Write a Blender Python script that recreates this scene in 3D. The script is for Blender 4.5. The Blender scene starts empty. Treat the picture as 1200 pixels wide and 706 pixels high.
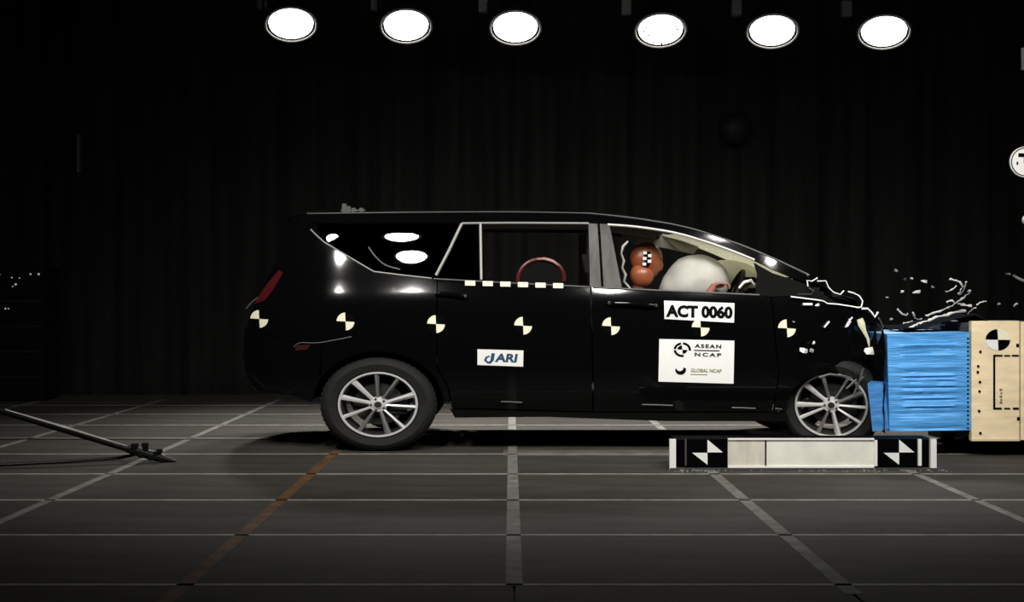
import bpy, bmesh, math, random
from mathutils import Vector, Matrix, noise

scn = bpy.context.scene
COL = scn.collection
PI = math.pi
random.seed(7)

# ------------------------------------------------------------------ camera
F, CX, CY, D, H = 1540.0, 598.0, 350.0, 9.4, 1.10    # focal (px), vanishing point, distance, height
cam = bpy.data.cameras.new('camera')
cam.sensor_width = 36.0
cam.lens = F / 1200.0 * 36.0
cam.shift_x = (600 - CX) / 1200.0
cam.shift_y = -(353 - CY) / 1200.0
cam_o = bpy.data.objects.new('camera', cam)
cam_o.location = (0, -D, H)
cam_o.rotation_euler = (PI / 2, 0, 0)
COL.objects.link(cam_o)
scn.camera = cam_o

# ------------------------------------------------------------------ world / exposure
w = bpy.data.worlds.new('world')
scn.world = w
w.use_nodes = True
w.node_tree.nodes['Background'].inputs[0].default_value = (0.9, 0.95, 1.0, 1)
w.node_tree.nodes['Background'].inputs[1].default_value = 0.004
vs = scn.view_settings
vs.view_transform = 'Standard'
vs.look = 'None'
vs.gamma = 1
vs.use_curve_mapping = False
vs.exposure = 0.0

FAR_W, NEAR_W = 29.0, 13.5      # floodlight power: back bank / camera-side bank

# ------------------------------------------------------------------ px helpers (tracing at a given depth plane)
def wx(px, Y): return (px - CX) * (Y + D) / F
def wz(py, Y): return H - (py - CY) * (Y + D) / F
def P(px, py, Y): return Vector((wx(px, Y), Y, wz(py, Y)))

# ------------------------------------------------------------------ materials
MATS = {}
def mat(name, col, rough=0.5, metal=0.0, spec=0.5, coat=0.0, vary=0.0, vscale=8.0, bump=0.0, bscale=60.0,
        stretch=(1, 1, 1), emit=None, estr=0.0, objrand=0.0):
    if name in MATS: return MATS[name]
    m = bpy.data.materials.new(name)
    m.use_nodes = True
    nt = m.node_tree
    b = nt.nodes['Principled BSDF']
    b.inputs['Roughness'].default_value = rough
    b.inputs['Metallic'].default_value = metal
    b.inputs['Specular IOR Level'].default_value = spec
    b.inputs['Coat Weight'].default_value = coat
    b.inputs['Coat Roughness'].default_value = 0.03
    c = (*col, 1)
    b.inputs['Base Color'].default_value = c
    tc = nt.nodes.new('ShaderNodeTexCoord')
    mp = nt.nodes.new('ShaderNodeMapping')
    mp.inputs['Scale'].default_value = stretch
    nt.links.new(tc.outputs['Object'], mp.inputs[0])
    last = None
    if vary > 0:
        n = nt.nodes.new('ShaderNodeTexNoise')
        n.inputs['Scale'].default_value = vscale
        n.inputs['Detail'].default_value = 6
        nt.links.new(mp.outputs[0], n.inputs['Vector'])
        r = nt.nodes.new('ShaderNodeValToRGB')
        r.color_ramp.elements[0].position = 0.3
        r.color_ramp.elements[1].position = 0.7
        r.color_ramp.elements[0].color = (*[max(0, v * (1 - vary)) for v in col], 1)
        r.color_ramp.elements[1].color = (*[min(1, v * (1 + vary)) for v in col], 1)
        nt.links.new(n.outputs['Fac'], r.inputs[0])
        last = r.outputs[0]
    if objrand > 0:
        oi = nt.nodes.new('ShaderNodeObjectInfo')
        mr = nt.nodes.new('ShaderNodeMapRange')
        mr.inputs['To Min'].default_value = 1 - objrand
        mr.inputs['To Max'].default_value = 1 + objrand
        nt.links.new(oi.outputs['Random'], mr.inputs[0])
        hs = nt.nodes.new('ShaderNodeHueSaturation')
        hs.inputs['Color'].default_value = c
        if last: nt.links.new(last, hs.inputs['Color'])
        nt.links.new(mr.outputs[0], hs.inputs['Value'])
        last = hs.outputs[0]
    if last: nt.links.new(last, b.inputs['Base Color'])
    if bump > 0:
        n2 = nt.nodes.new('ShaderNodeTexNoise')
        n2.inputs['Scale'].default_value = bscale
        n2.inputs['Detail'].default_value = 4
        nt.links.new(mp.outputs[0], n2.inputs['Vector'])
        bp = nt.nodes.new('ShaderNodeBump')
        bp.inputs['Strength'].default_value = bump
        bp.inputs['Distance'].default_value = 0.01
        nt.links.new(n2.outputs['Fac'], bp.inputs['Height'])
        nt.links.new(bp.outputs[0], b.inputs['Normal'])
    if emit:
        b.inputs['Emission Color'].default_value = (*emit, 1)
        b.inputs['Emission Strength'].default_value = estr
    MATS[name] = m
    return m

def glass(name, tint, rough=0.0, milky=0.0, milk=(0.85, 0.84, 0.72)):
    if name in MATS: return MATS[name]
    m = bpy.data.materials.new(name)
    m.use_nodes = True
    nt = m.node_tree
    nt.nodes.remove(nt.nodes['Principled BSDF'])
    out = nt.nodes['Material Output']
    tr = nt.nodes.new('ShaderNodeBsdfTransparent'); tr.inputs[0].default_value = (*tint, 1)
    gl = nt.nodes.new('ShaderNodeBsdfGlossy'); gl.inputs['Roughness'].default_value = rough
    gl.inputs['Color'].default_value = (0.95, 0.95, 0.95, 1)
    fr = nt.nodes.new('ShaderNodeFresnel'); fr.inputs[0].default_value = 1.5
    mx = nt.nodes.new('ShaderNodeMixShader')
    nt.links.new(fr.outputs[0], mx.inputs[0]); nt.links.new(tr.outputs[0], mx.inputs[1]); nt.links.new(gl.outputs[0], mx.inputs[2])
    last = mx
    if milky > 0:
        df = nt.nodes.new('ShaderNodeBsdfDiffuse'); df.inputs[0].default_value = (*milk, 1)
        tl = nt.nodes.new('ShaderNodeBsdfTranslucent'); tl.inputs[0].default_value = (*milk, 1)
        m2 = nt.nodes.new('ShaderNodeMixShader'); m2.inputs[0].default_value = 0.6
        nt.links.new(df.outputs[0], m2.inputs[1]); nt.links.new(tl.outputs[0], m2.inputs[2])
        vo = nt.nodes.new('ShaderNodeTexVoronoi'); vo.inputs['Scale'].default_value = 45
        vo.feature = 'DISTANCE_TO_EDGE'
        mr = nt.nodes.new('ShaderNodeMapRange')
        mr.inputs['From Max'].default_value = 0.12
        mr.inputs['To Min'].default_value = 1.0
        mr.inputs['To Max'].default_value = milky
        tc = nt.nodes.new('ShaderNodeTexCoord')
        nt.links.new(tc.outputs['Object'], vo.inputs['Vector'])
        nt.links.new(vo.outputs['Distance'], mr.inputs[0])
        m3 = nt.nodes.new('ShaderNodeMixShader')
        nt.links.new(mr.outputs[0], m3.inputs[0])
        nt.links.new(mx.outputs[0], m3.inputs[1]); nt.links.new(m2.outputs[0], m3.inputs[2])
        last = m3
    nt.links.new(last.outputs[0], out.inputs[0])
    MATS[name] = m
    return m

PAINT = mat('black_car_paint', (0.0022, 0.0022, 0.0024), 0.06, 0, 0.4, 0.0)
PLASTIC = mat('black_plastic', (0.005, 0.005, 0.005), 0.5, 0, 0.2)
DARK = mat('dark_underbody', (0.004, 0.004, 0.004), 0.8, 0, 0.1)
RUBBER = mat('tyre_rubber', (0.013, 0.013, 0.0125), 0.75, 0, 0.25, vary=0.2, vscale=20)
SATIN = mat('satin_trim', (0.52, 0.51, 0.48), 0.4, 0.4, 0.5)
SATIN_M = mat('mid_satin_trim', (0.26, 0.255, 0.24), 0.4, 0.3, 0.5)
SATIN_D = mat('dim_trim', (0.09, 0.09, 0.087), 0.4, 0.3, 0.4)
PILLAR = mat('grey_pillar_film', (0.085, 0.082, 0.075), 0.5, 0, 0.25, vary=0.35, vscale=14, stretch=(1, 1, 0.2))
ALLOY = mat('alloy_rim', (0.78, 0.78, 0.77), 0.3, 0.4, 0.5)
ALLOY_D = mat('dark_alloy', (0.012, 0.012, 0.012), 0.6, 0.2)
SEAT = mat('dark_seat_cloth', (0.02, 0.019, 0.018), 0.9, vary=0.2)
LINER = mat('headliner_cloth', (0.22, 0.20, 0.165), 0.9, vary=0.1)
WHITE = mat('white_film', (0.85, 0.85, 0.83), 0.6)
CREAM = mat('cream_film', (0.86, 0.83, 0.62), 0.6)
BLACKF = mat('black_film', (0.0012, 0.0012, 0.0012), 0.6, 0, 0.03)
INK = mat('black_ink', (0.002, 0.002, 0.002), 0.7, 0, 0.05)
INK_G = mat('olive_ink', (0.22, 0.21, 0.09), 0.7)
NAVY = mat('navy_ink', (0.01, 0.06, 0.12), 0.6)
SHARD = mat('torn_bare_metal', (0.92, 0.92, 0.90), 0.4, 0.0, vary=0.15, vscale=40)
SHARD_D = mat('crumpled_dark_metal', (0.012, 0.013, 0.016), 0.7, 0.0, 0.0, vary=0.4, vscale=25)
GLASS_T = glass('tinted_glass', (0.10, 0.10, 0.10))
GLASS_C = glass('clear_glass', (0.75, 0.78, 0.75))
GLASS_S = glass('shattered_glass', (0.7, 0.7, 0.62), 0.1, 0.55)

# ------------------------------------------------------------------ object helpers
def link(o, parent=None):
    COL.objects.link(o)
    if parent is not None: o.parent = parent
    return o

def tag(o, label, cat=None, group=None, kind=None):
    o['label'] = label
    if cat: o['category'] = cat
    if group: o['group'] = group
    if kind: o['kind'] = kind
    return o

def empty(name, loc=(0, 0, 0), label=None, cat=None, group=None, parent=None):
    o = bpy.data.objects.new(name, None)
    o.location = loc
    o.empty_display_size = 0.1
    link(o, parent)
    if label: tag(o, label, cat, group)
    return o

def finish(me, smooth, angle=35):
    if smooth:
        for p in me.polygons: p.use_smooth = True
        me.set_sharp_from_angle(angle=math.radians(angle))

def bmobj(name, bm, m, parent=None, smooth=True, angle=35, recalc=True):
    if recalc: bmesh.ops.recalc_face_normals(bm, faces=bm.faces)
    me = bpy.data.meshes.new(name)
    bm.to_mesh(me); bm.free()
    if m: me.materials.append(m)
    finish(me, smooth, angle)
    return link(bpy.data.objects.new(name, me), parent)

def box(bm, x0, x1, y0, y1, z0, z1, M=None, bev=0.0):
    vs_ = [Vector((x, y, z)) for x in (x0, x1) for y in (y0, y1) for z in (z0, z1)]
    if M is not None: vs_ = [M @ v for v in vs_]
    v = [bm.verts.new(p) for p in vs_]
    fs = [bm.faces.new([v[i] for i in f]) for f in ((0, 1, 3, 2), (4, 6, 7, 5), (0, 4, 5, 1), (2, 3, 7, 6), (0, 2, 6, 4), (1, 5, 7, 3))]
    if bev > 0:
        es = list({e for f in fs for e in f.edges})
        bmesh.ops.bevel(bm, geom=es, offset=bev, segments=2, affect='EDGES', clamp_overlap=True)

def boxobj(name, x0, x1, y0, y1, z0, z1, m, parent=None, bev=0.0, M=None):
    bm = bmesh.new()
    box(bm, x0, x1, y0, y1, z0, z1, M, bev)
    return bmobj(name, bm, m, parent, smooth=bev > 0)

def tube(bm, pts, r, n=8, caps=True, flat=1.0):
    pts = [Vector(p) for p in pts]
    rings = []
    up0 = None
    for i, p in enumerate(pts):
        t = (pts[min(i + 1, len(pts) - 1)] - pts[max(i - 1, 0)]).normalized()
        if up0 is None:
            up0 = Vector((0, 1, 0)) if abs(t.y) < 0.9 else Vector((0, 0, 1))
        a = t.cross(up0).normalized()
        b = a.cross(t).normalized()
        up0 = b
        rr = r[i] if isinstance(r, (list, tuple)) else r
        rings.append([bm.verts.new(p + a * (math.cos(2 * PI * k / n) * rr) + b * (math.sin(2 * PI * k / n) * rr * flat)) for k in range(n)])
    for i in range(len(rings) - 1):
        for k in range(n):
            bm.faces.new((rings[i][k], rings[i][(k + 1) % n], rings[i + 1][(k + 1) % n], rings[i + 1][k]))
    if caps:
        bm.faces.new(rings[0]); bm.faces.new(rings[-1])

def tubeobj(name, pts, r, m, parent=None, n=8, flat=1.0):
    bm = bmesh.new()
    tube(bm, pts, r, n, True, flat)
    return bmobj(name, bm, m, parent, True, 60)

def lathe(bm, prof, n=32, axis='Y', closed=False, M=None):
    """prof: list of (radius, along)"""
    rings = []
    for r, a in prof:
        ring = []
        if r < 1e-6:
            p = Vector((0, a, 0)) if axis == 'Y' else Vector((0, 0, a))
            if M is not None: p = M @ p
            ring = [bm.verts.new(p)]
        else:
            for k in range(n):
                c, s = math.cos(2 * PI * k / n) * r, math.sin(2 * PI * k / n) * r
                p = Vector((c, a, s)) if axis == 'Y' else Vector((c, s, a))
                if M is not None: p = M @ p
                ring.append(bm.verts.new(p))
        rings.append(ring)
    pairs = list(zip(rings[:-1], rings[1:]))
    if closed: pairs.append((rings[-1], rings[0]))
    for A, B in pairs:
        for k in range(n):
            k2 = (k + 1) % n
            if len(A) == 1 and len(B) == 1: break
            if len(A) == 1: bm.faces.new((A[0], B[k], B[k2]))
            elif len(B) == 1: bm.faces.new((A[k], A[k2], B[0]))
            else: bm.faces.new((A[k], A[k2], B[k2], B[k]))

def sphere(bm, c, r, nu=20, nv=12, fn=None):
    c = Vector(c)
    rings = []
    for i in range(nv + 1):
        th = PI * i / nv
        if i in (0, nv):
            d = Vector((0, 0, 1 if i == 0 else -1)); ds = [d]
        else:
            ds = [Vector((math.sin(th) * math.cos(2 * PI * k / nu), math.sin(th) * math.sin(2 * PI * k / nu), math.cos(th))) for k in range(nu)]
        ring = []
        for d in ds:
            p = Vector((d.x * r[0], d.y * r[1], d.z * r[2]))
            if fn: p = fn(d, p)
            ring.append(bm.verts.new(c + p))
        rings.append(ring)
    for A, B in zip(rings[:-1], rings[1:]):
        for k in range(nu):
            k2 = (k + 1) % nu
            if len(A) == 1: bm.faces.new((A[0], B[k], B[k2]))
            elif len(B) == 1: bm.faces.new((A[k], A[k2], B[0]))
            else: bm.faces.new((A[k], A[k2], B[k2], B[k]))

def catmull(pts, n=5):
    out = []
    for i in range(len(pts) - 1):
        p0 = pts[max(i - 1, 0)]; p1 = pts[i]; p2 = pts[i + 1]; p3 = pts[min(i + 2, len(pts) - 1)]
        for k in range(n):
            t = k / n
            out.append(tuple(0.5 * ((2 * b) + (-a + c) * t + (2 * a - 5 * b + 4 * c - d) * t * t + (-a + 3 * b - 3 * c + d) * t ** 3)
                             for a, b, c, d in zip(p0, p1, p2, p3)))
    out.append(tuple(pts[-1]))
    return out

def text_mesh(name, body, size, shear=0.0, bold=0.0, extrude=0.0006, spacing=1.0):
    cu = bpy.data.curves.new(name, 'FONT')
    cu.body = body; cu.size = size; cu.shear = shear; cu.offset = bold; cu.extrude = extrude
    cu.align_x = 'CENTER'; cu.align_y = 'CENTER'; cu.space_character = spacing
    cu.resolution_u = 3
    o = bpy.data.objects.new(name, cu); COL.objects.link(o)
    bpy.context.view_layer.update()
    me = bpy.data.meshes.new_from_object(o.evaluated_get(bpy.context.evaluated_depsgraph_get()))
    bpy.data.objects.remove(o)
    return me

# ================================================================== SETTING
# floor: dark panels in a grid with painted lines
FLOOR = mat('floor_concrete', (0.054, 0.050, 0.0435), 0.8, 0, 0.12, vary=0.28, vscale=2.2, bump=0.15, bscale=40, stretch=(0.6, 2.5, 1), objrand=0.12)
GROUT = mat('floor_joint', (0.010, 0.010, 0.010), 0.9)
LINE_P = mat('floor_line_paint', (0.17, 0.166, 0.15), 0.8, 0, 0.2, vary=0.35, vscale=9)
LINE_B = mat('floor_line_paint_bright', (0.30, 0.285, 0.25), 0.8, 0, 0.2, vary=0.3, vscale=9)
LINE_O = mat('floor_line_orange', (0.105, 0.056, 0.027), 0.8, 0, 0.2, vary=0.4, vscale=9)

GX, RX0 = 1.262, 0.015
ROW0, ROWD = -4.37, 1.06
XL = [RX0 + GX * i for i in range(-6, 7)]
YR = [ROW0 + ROWD * k for k in range(-5, 10)]
BACK_Y = YR[-1] + 0.45
floor = boxobj('floor', -9.5, 9.5, -10.6, BACK_Y + 0.4, -0.30, -0.012, GROUT)
tag(floor, 'dark grey concrete floor of the test hall marked with a painted grid', kind='structure')
pbm = bmesh.new(); box(pbm, -GX / 2 + 0.004, GX / 2 - 0.004, -ROWD / 2 + 0.004, ROWD / 2 - 0.004, -0.012, 0.0, None, 0.003)
pme = bpy.data.meshes.new('floor_panel'); pbm.to_mesh(pme); pbm.free(); pme.materials.append(FLOOR)
SLOT_Y = 0.86
for j in range(len(YR) - 1):
    for i in range(len(XL) - 1):
        o = bpy.data.objects.new('floor_panel', pme)
        o.location = ((XL[i] + XL[i + 1]) / 2, (YR[j] + YR[j + 1]) / 2, 0)
        link(o, floor)
for x0, x1, y0, y1 in ((-9.5, XL[0], -10.6, BACK_Y + 0.4), (XL[-1], 9.5, -10.6, BACK_Y + 0.4), (XL[0], XL[-1], -10.6, YR[0]), (XL[0], XL[-1], YR[-1], BACK_Y + 0.4)):
    boxobj('floor_panel', x0 + 0.003, x1 - 0.003, y0 + 0.003, y1 - 0.003, -0.012, 0, FLOOR, floor)
def line(x0, x1, y0, y1, m): 
    boxobj('painted_line', x0, x1, y0, y1, 0.0002, 0.0016, m, floor)
for k, y in enumerate(YR[:-1]):
    hw = 0.017 if y < -2 else 0.017
    line(XL[0], XL[-1], y - hw + 0.012, y + hw + 0.012, LINE_B)
for i, x in enumerate(XL):
    n = i - 6
    if n == -1: line(x - 0.033, x + 0.033, -6.0, 0.10, LINE_O)
    elif n == 0: line(x - 0.033, x + 0.033, ROW0, YR[-1], LINE_P)
    elif n == 1: line(x - 0.033, x + 0.033, ROW0 - 0.15, YR[-1], LINE_P)
    else: line(x - 0.028, x + 0.028, -6, YR[-1] - 0.3, LINE_P)
line_b = boxobj('painted_band', -0.05, 2.4, -0.23, 0.12, 0.0002, 0.0012, mat('floor_band', (0.115, 0.105, 0.09), 0.8, 0, 0.15, vary=0.25, vscale=6), floor)
# tow-cable slot under the car
boxobj('tow_slot', -9.4, 9.4, SLOT_Y - 0.05, SLOT_Y + 0.05, 0.0004, 0.004, mat('slot_steel', (0.006, 0.006, 0.006), 0.6), floor)

CURT = mat('black_curtain', (0.014, 0.0137, 0.0132), 0.95, 0, 0.1, vary=0.35, vscale=3, stretch=(3, 1, 0.15))
bm = bmesh.new()
N = 520
cols = []
for i in range(N + 1):
    x = -9.5 + 19 * i / N
    y = BACK_Y + 0.045 * math.sin(x * 9 + 1.5 * math.sin(x * 1.7)) + 0.02 * math.sin(x * 23)
    cols.append([bm.verts.new((x, y, z)) for z in (0.0, 2.0, 4.0, 6.2)])
for a, b in zip(cols[:-1], cols[1:]):
    for k in range(3): bm.faces.new((a[k], b[k], b[k + 1], a[k + 1]))
wall = bmobj('wall_back', bm, CURT, smooth=True, recalc=False)
tag(wall, 'black curtained back wall of the test hall', kind='structure')
HALL = mat('hall_black', (0.008, 0.008, 0.008), 0.95, 0, 0.1, vary=0.2)
tag(boxobj('ceiling', -9.5, 9.5, -10.6, BACK_Y + 0.4, 6.2, 6.4, HALL), 'black hall ceiling', kind='structure')
for nm, x0, x1 in (('wall_left', -9.7, -9.5), ('wall_right', 9.5, 9.7)):
    tag(boxobj(nm, x0, x1, -10.6, BACK_Y + 0.4, 0, 6.2, HALL), 'black side wall of the hall', kind='structure')
tag(boxobj('wall_front', -9.5, 9.5, -10.8, -10.6, 0, 6.2, HALL), 'black wall behind the camera', kind='structure')

# ================================================================== FLOODLIGHTS
LENS = mat('lit_lens', (0.9, 0.9, 0.9), 0.4, emit=(1.0, 0.99, 0.97), estr=6.0)
HOUSING = mat('lamp_housing', (0.012, 0.012, 0.013), 0.5, 0.3)
BEZEL = mat('lamp_bezel', (0.45, 0.43, 0.40), 0.45, 0.2)
BALLAST = mat('ballast_grey', (0.16, 0.16, 0.15), 0.6)
STEEL_D = mat('dark_pipe', (0.012, 0.012, 0.012), 0.6, 0.3)

def floodlight(loc, aim, label, group, power, R=0.235, spread=78, hang_z=4.955):
    loc = Vector(loc); aim = Vector(aim).normalized()
    q = aim.to_track_quat('-Z', 'Y')
    root = empty('floodlight', loc, label, 'lamp', group)
    root.rotation_mode = 'QUATERNION'; root.rotation_quaternion = q
    MI = (Matrix.Translation(loc) @ q.to_matrix().to_4x4()).inverted()
    bm = bmesh.new()
    lathe(bm, [(R * 0.97, -0.022), (R * 1.10, -0.03), (R * 1.13, 0.0), (R * 1.10, 0.05), (R * 0.95, 0.14), (R * 0.6, 0.24), (R * 0.42, 0.30), (R * 0.42, 0.40), (0, 0.40)], 40, 'Z')
    bmobj('reflector_bowl', bm, HOUSING, root)
    bm = bmesh.new()
    prof = [(R * 1.10 + 0.012 * math.cos(a), -0.034 + 0.012 * math.sin(a)) for a in [2 * PI * k / 8 for k in range(8)]]
    lathe(bm, prof, 48, 'Z', closed=True)
    bmobj('bezel_ring', bm, BEZEL, root)
    bm = bmesh.new()
    lathe(bm, [(0, -0.026), (R * 0.5, -0.027), (R * 0.94, -0.030), (R * 0.96, 0.0), (0, 0.01)], 48, 'Z')
    bmobj('lens', bm, LENS, root)
    bm = bmesh.new()
    tube(bm, [(-R * 1.18, 0, 0.03), (-R * 1.18, 0, 0.30), (-R * 0.9, 0, 0.46), (R * 0.9, 0, 0.46), (R * 1.18, 0, 0.30), (R * 1.18, 0, 0.03)], 0.013, 8)
    bmobj('yoke', bm, STEEL_D, root)
    # hanger pipe to the truss, modelled upright in the hall
    base = loc - aim * 0.46
    bm = bmesh.new()
    tube(bm, [MI @ base, MI @ Vector((base.x, base.y, hang_z))], 0.02, 8)
    bmobj('hanger_pipe', bm, STEEL_D, root)
    bb = Vector((loc.x - 0.33, base.y, loc.z + 0.24))
    bm = bmesh.new()
    box(bm, bb.x - 0.05, bb.x + 0.05, bb.y - 0.05, bb.y + 0.05, bb.z - 0.06, bb.z + 0.10, MI, 0.008)
    bmobj('ballast_box', bm, BALLAST, root)
    bm = bmesh.new()
    tube(bm, [MI @ Vector((bb.x, bb.y, bb.z + 0.02)), MI @ Vector((base.x, base.y, bb.z + 0.02))], 0.012, 6)
    bmobj('ballast_arm', bm, STEEL_D, root)
    L = bpy.data.lights.new('flood', 'AREA')
    L.shape = 'DISK'; L.size = R * 1.86; L.energy = power; L.spread = math.radians(spread); L.color = (1.0, 0.97, 0.92)
    lo = bpy.data.objects.new('flood', L); link(lo, root)
    lo.location = (0, 0, -0.032)
    return root

FY = 4.0
far_px = [(341, 26), (476, 28), (604, 30), (774, 33), (905, 34), (1036, 35)]
far_lab = ['round lit floodlight, leftmost of the six above the car', 'second round floodlight from the left, above the rear side window',
           'third round floodlight from the left, above the rear passenger door', 'fourth round floodlight, with dark specks on its lens, above the driver window',
           'fifth round floodlight from the left, second from the right end', 'round lit floodlight, rightmost of the six above the car']
for (px, py), lab, ax in zip(far_px, far_lab, (0.10, 0.05, 0.0, -0.02, -0.08, -0.12)):
    p = P(px, py, FY)
    r = floodlight(p, (ax, -0.485, -0.875), lab, 'floodlights over the car', FAR_W)
    if px == 774:
        for (dx, dy) in ((-0.17, 0.02), (-0.13, -0.06), (0.15, 0.05), (0.12, -0.07), (-0.15, 0.08), (0.17, 0.0), (0.06, -0.17), (-0.02, -0.20)):
            bm = bmesh.new(); lathe(bm, [(0, -0.036), (0.012, -0.036), (0.012, -0.028), (0, -0.028)], 10, 'Z', M=Matrix.Translation((dx, dy, -0.004)))
            bmobj('lens_clip', bm, BALLAST, r)
# the matching bank on the camera's side (its lamps mirror in the side glass)
for row, (ny, nz) in enumerate(((-3.3, 4.05), (-4.8, 4.2))):
    for k in range(5):
        x = (-2.28, -1.14, 1.14, 2.28, 3.42)[k]  # the rightmost lamp of each row is added to brighten the barrier board
        tgt = Vector((x * 0.75 + 0.3, 0.2, 0.7)) - Vector((x, ny, nz))
        floodlight((x, ny, nz), tgt, '%s floodlight from the left in the %s camera-side row' % (('first', 'second', 'third', 'fourth', 'added fifth')[k], ('nearer', 'farther')[row]), 'camera-side floodlights', NEAR_W, R=0.19, spread=86)
bm = bmesh.new()
for y, z in ((4.25, 5.0), (-3.5, 5.0), (-4.6, 5.0)):
    t = bmesh.new(); tube(t, [(-9.5, y, z), (9.5, y, z)], 0.04, 10)
    tag(bmobj('lighting_pipe', t, STEEL_D), 'dark overhead pipe carrying the floodlights ' + ('behind the car' if y > 0 else 'nearer in front of the car' if y > -4 else 'farther in front of the car'), 'pipe', 'lighting pipes')
bm.free()

# ================================================================== CAR
CW = 1.83
def lerp_tab(tab, v):
    if v <= tab[0][0]: return tab[0][1]
    for (a, b), (c, d) in zip(tab[:-1], tab[1:]):
        if v <= c:
            t = (v - a) / (c - a)
            t = t * t * (3 - 2 * t) if False else t
            return b + (d - b) * t
    return tab[-1][1]
PROF = catmull([(0.20, 0.10), (0.30, 0.05), (0.42, 0.018), (0.62, 0.004), (0.80, 0.0), (0.98, 0.006), (1.10, 0.028), (1.20, 0.055), (1.45, 0.115), (1.62, 0.165), (1.70, 0.205), (1.76, 0.27), (1.9, 0.40)], 6)
def ys(x, z):
    y = lerp_tab(PROF, z)
    if x < -1.15: y += 0.16 * ((-1.15 - x) / 0.75) ** 2.4
    if x > 1.75: y += 0.10 * ((x - 1.75) / 0.85) ** 2
    return y
def crumple(x, z, amp):
    f = min(1, max(0, (x - 2.02) / 0.35))
    v = noise.noise_vector(Vector((x * 7, 3.1, z * 7))) + 0.5 * noise.noise_vector(Vector((x * 17, 1.1, z * 17)))
    return v * amp * f
def S(px, py, off=0.0):
    y = 0.05
    for _ in range(8):
        x = wx(px, y); z = wz(py, y); y = ys(x, z)
    return Vector((x, y - off, z))

car = empty('car', (wx(620, 0.9), 0.9, 0.0), 'black people-carrier hitting the blue barrier, front end crushed, covered in target stickers', 'car')
CAR_LOC = car.location.copy()
def C(o):                 # parent keeping world coordinates
    o.parent = car; o.location = o.location - CAR_LOC
    return o
def under(o, part):       # a sub-part of a part of the car (both modelled in world coordinates)
    o.parent = part; o.location = (0, 0, 0)
    return o

def panel(name, poly, m, off=0.0, thick=0.02, far=False, crump=0.0, step=(0.12, 0.05), smooth=True):
    bm = bmesh.new()
    pts = [S(*p) for p in poly]
    vs_ = [bm.verts.new((p.x, 0, p.z)) for p in pts]
    f = bm.faces.new(vs_)
    if f.normal.y > 0 or True:
        f.normal_update()
        if f.normal.y > 0: bmesh.ops.reverse_faces(bm, faces=[f])
    x0, x1 = min(p.x for p in pts), max(p.x for p in pts)
    z0, z1 = min(p.z for p in pts), max(p.z for p in pts)
    bmesh.ops.triangulate(bm, faces=bm.faces[:])
    x = math.ceil(x0 / step[0]) * step[0]
    while x < x1:
        bmesh.ops.bisect_plane(bm, geom=bm.verts[:] + bm.edges[:] + bm.faces[:], plane_co=(x, 0, 0), plane_no=(1, 0, 0)); x += step[0]
    z = math.ceil(z0 / step[1]) * step[1]
    while z < z1:
        bmesh.ops.bisect_plane(bm, geom=bm.verts[:] + bm.edges[:] + bm.faces[:], plane_co=(0, 0, z), plane_no=(0, 0, 1)); z += step[1]
    bmesh.ops.remove_doubles(bm, verts=bm.verts[:], dist=0.0004)
    for v in bm.verts:
        v.co.y = ys(v.co.x, v.co.z) - off
        if crump: v.co += crumple(v.co.x, v.co.z, crump)
    if far:
        for v in bm.verts: v.co.y = CW - v.co.y
        bmesh.ops.reverse_faces(bm, faces=bm.faces[:])
    if thick > 0:
        r = bmesh.ops.extrude_face_region(bm, geom=bm.faces[:])
        nv = [g for g in r['geom'] if isinstance(g, bmesh.types.BMVert)]
        dy = -thick if far else thick
        for v in nv: v.co.y += dy
    return bmobj(name, bm, m, smooth=smooth, angle=30)

def sweep(name, prof, m, crown=0.0, inset=0.0, thick=0.02, n=12, jag=0.0, bulge=0.0, seed=0, wid=None):
    """a sheet swept across the car's width; prof in px on the near side"""
    bm = bmesh.new()
    rows = []
    for i, (px, py) in enumerate(prof):
        p = S(px, py)
        y0 = p.y + inset
        y1 = CW - y0
        if wid: y0, y1 = wid[0], wid[1]
        row = []
        for k in range(n + 1):
            t = k / n
            s = 1 - (2 * t - 1) ** 2
            v = Vector((p.x + bulge * s, y0 + (y1 - y0) * t, p.z + crown * s))
            if jag:
                q = noise.noise_vector(Vector((v.x * 5 + seed, v.y * 5, v.z * 5))) + 0.6 * noise.noise_vector(Vector((v.x * 13 + seed, v.y * 13, v.z * 13)))
                v += q * jag
            row.append(bm.verts.new(v))
        rows.append(row)
    for a, b in zip(rows[:-1], rows[1:]):
        for k in range(n): bm.faces.new((a[k], a[k + 1], b[k + 1], b[k]))
    bmesh.ops.recalc_face_normals(bm, faces=bm.faces[:])
    if thick:
        bmesh.ops.solidify(bm, geom=bm.faces[:], thickness=thick)
    return bmobj(name, bm, m, smooth=True, angle=30)

def ribbon(name, pts, r, m, off=0.006, curve=True, flat=0.6, far=False):
    ps = catmull(pts, 4) if curve and len(pts) > 2 else pts
    w_ = [S(*p, off) for p in ps]
    if far: w_ = [Vector((p.x, CW - p.y, p.z)) for p in w_]
    return tubeobj(name, w_, r, m, None, 8, flat)

def ell(cx, cy, rx, ry, a0, a1, n=14):
    return [(cx + rx * math.cos(math.radians(a0 + (a1 - a0) * k / n)), cy - ry * math.sin(math.radians(a0 + (a1 - a0) * k / n))) for k in range(n + 1)]

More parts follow.
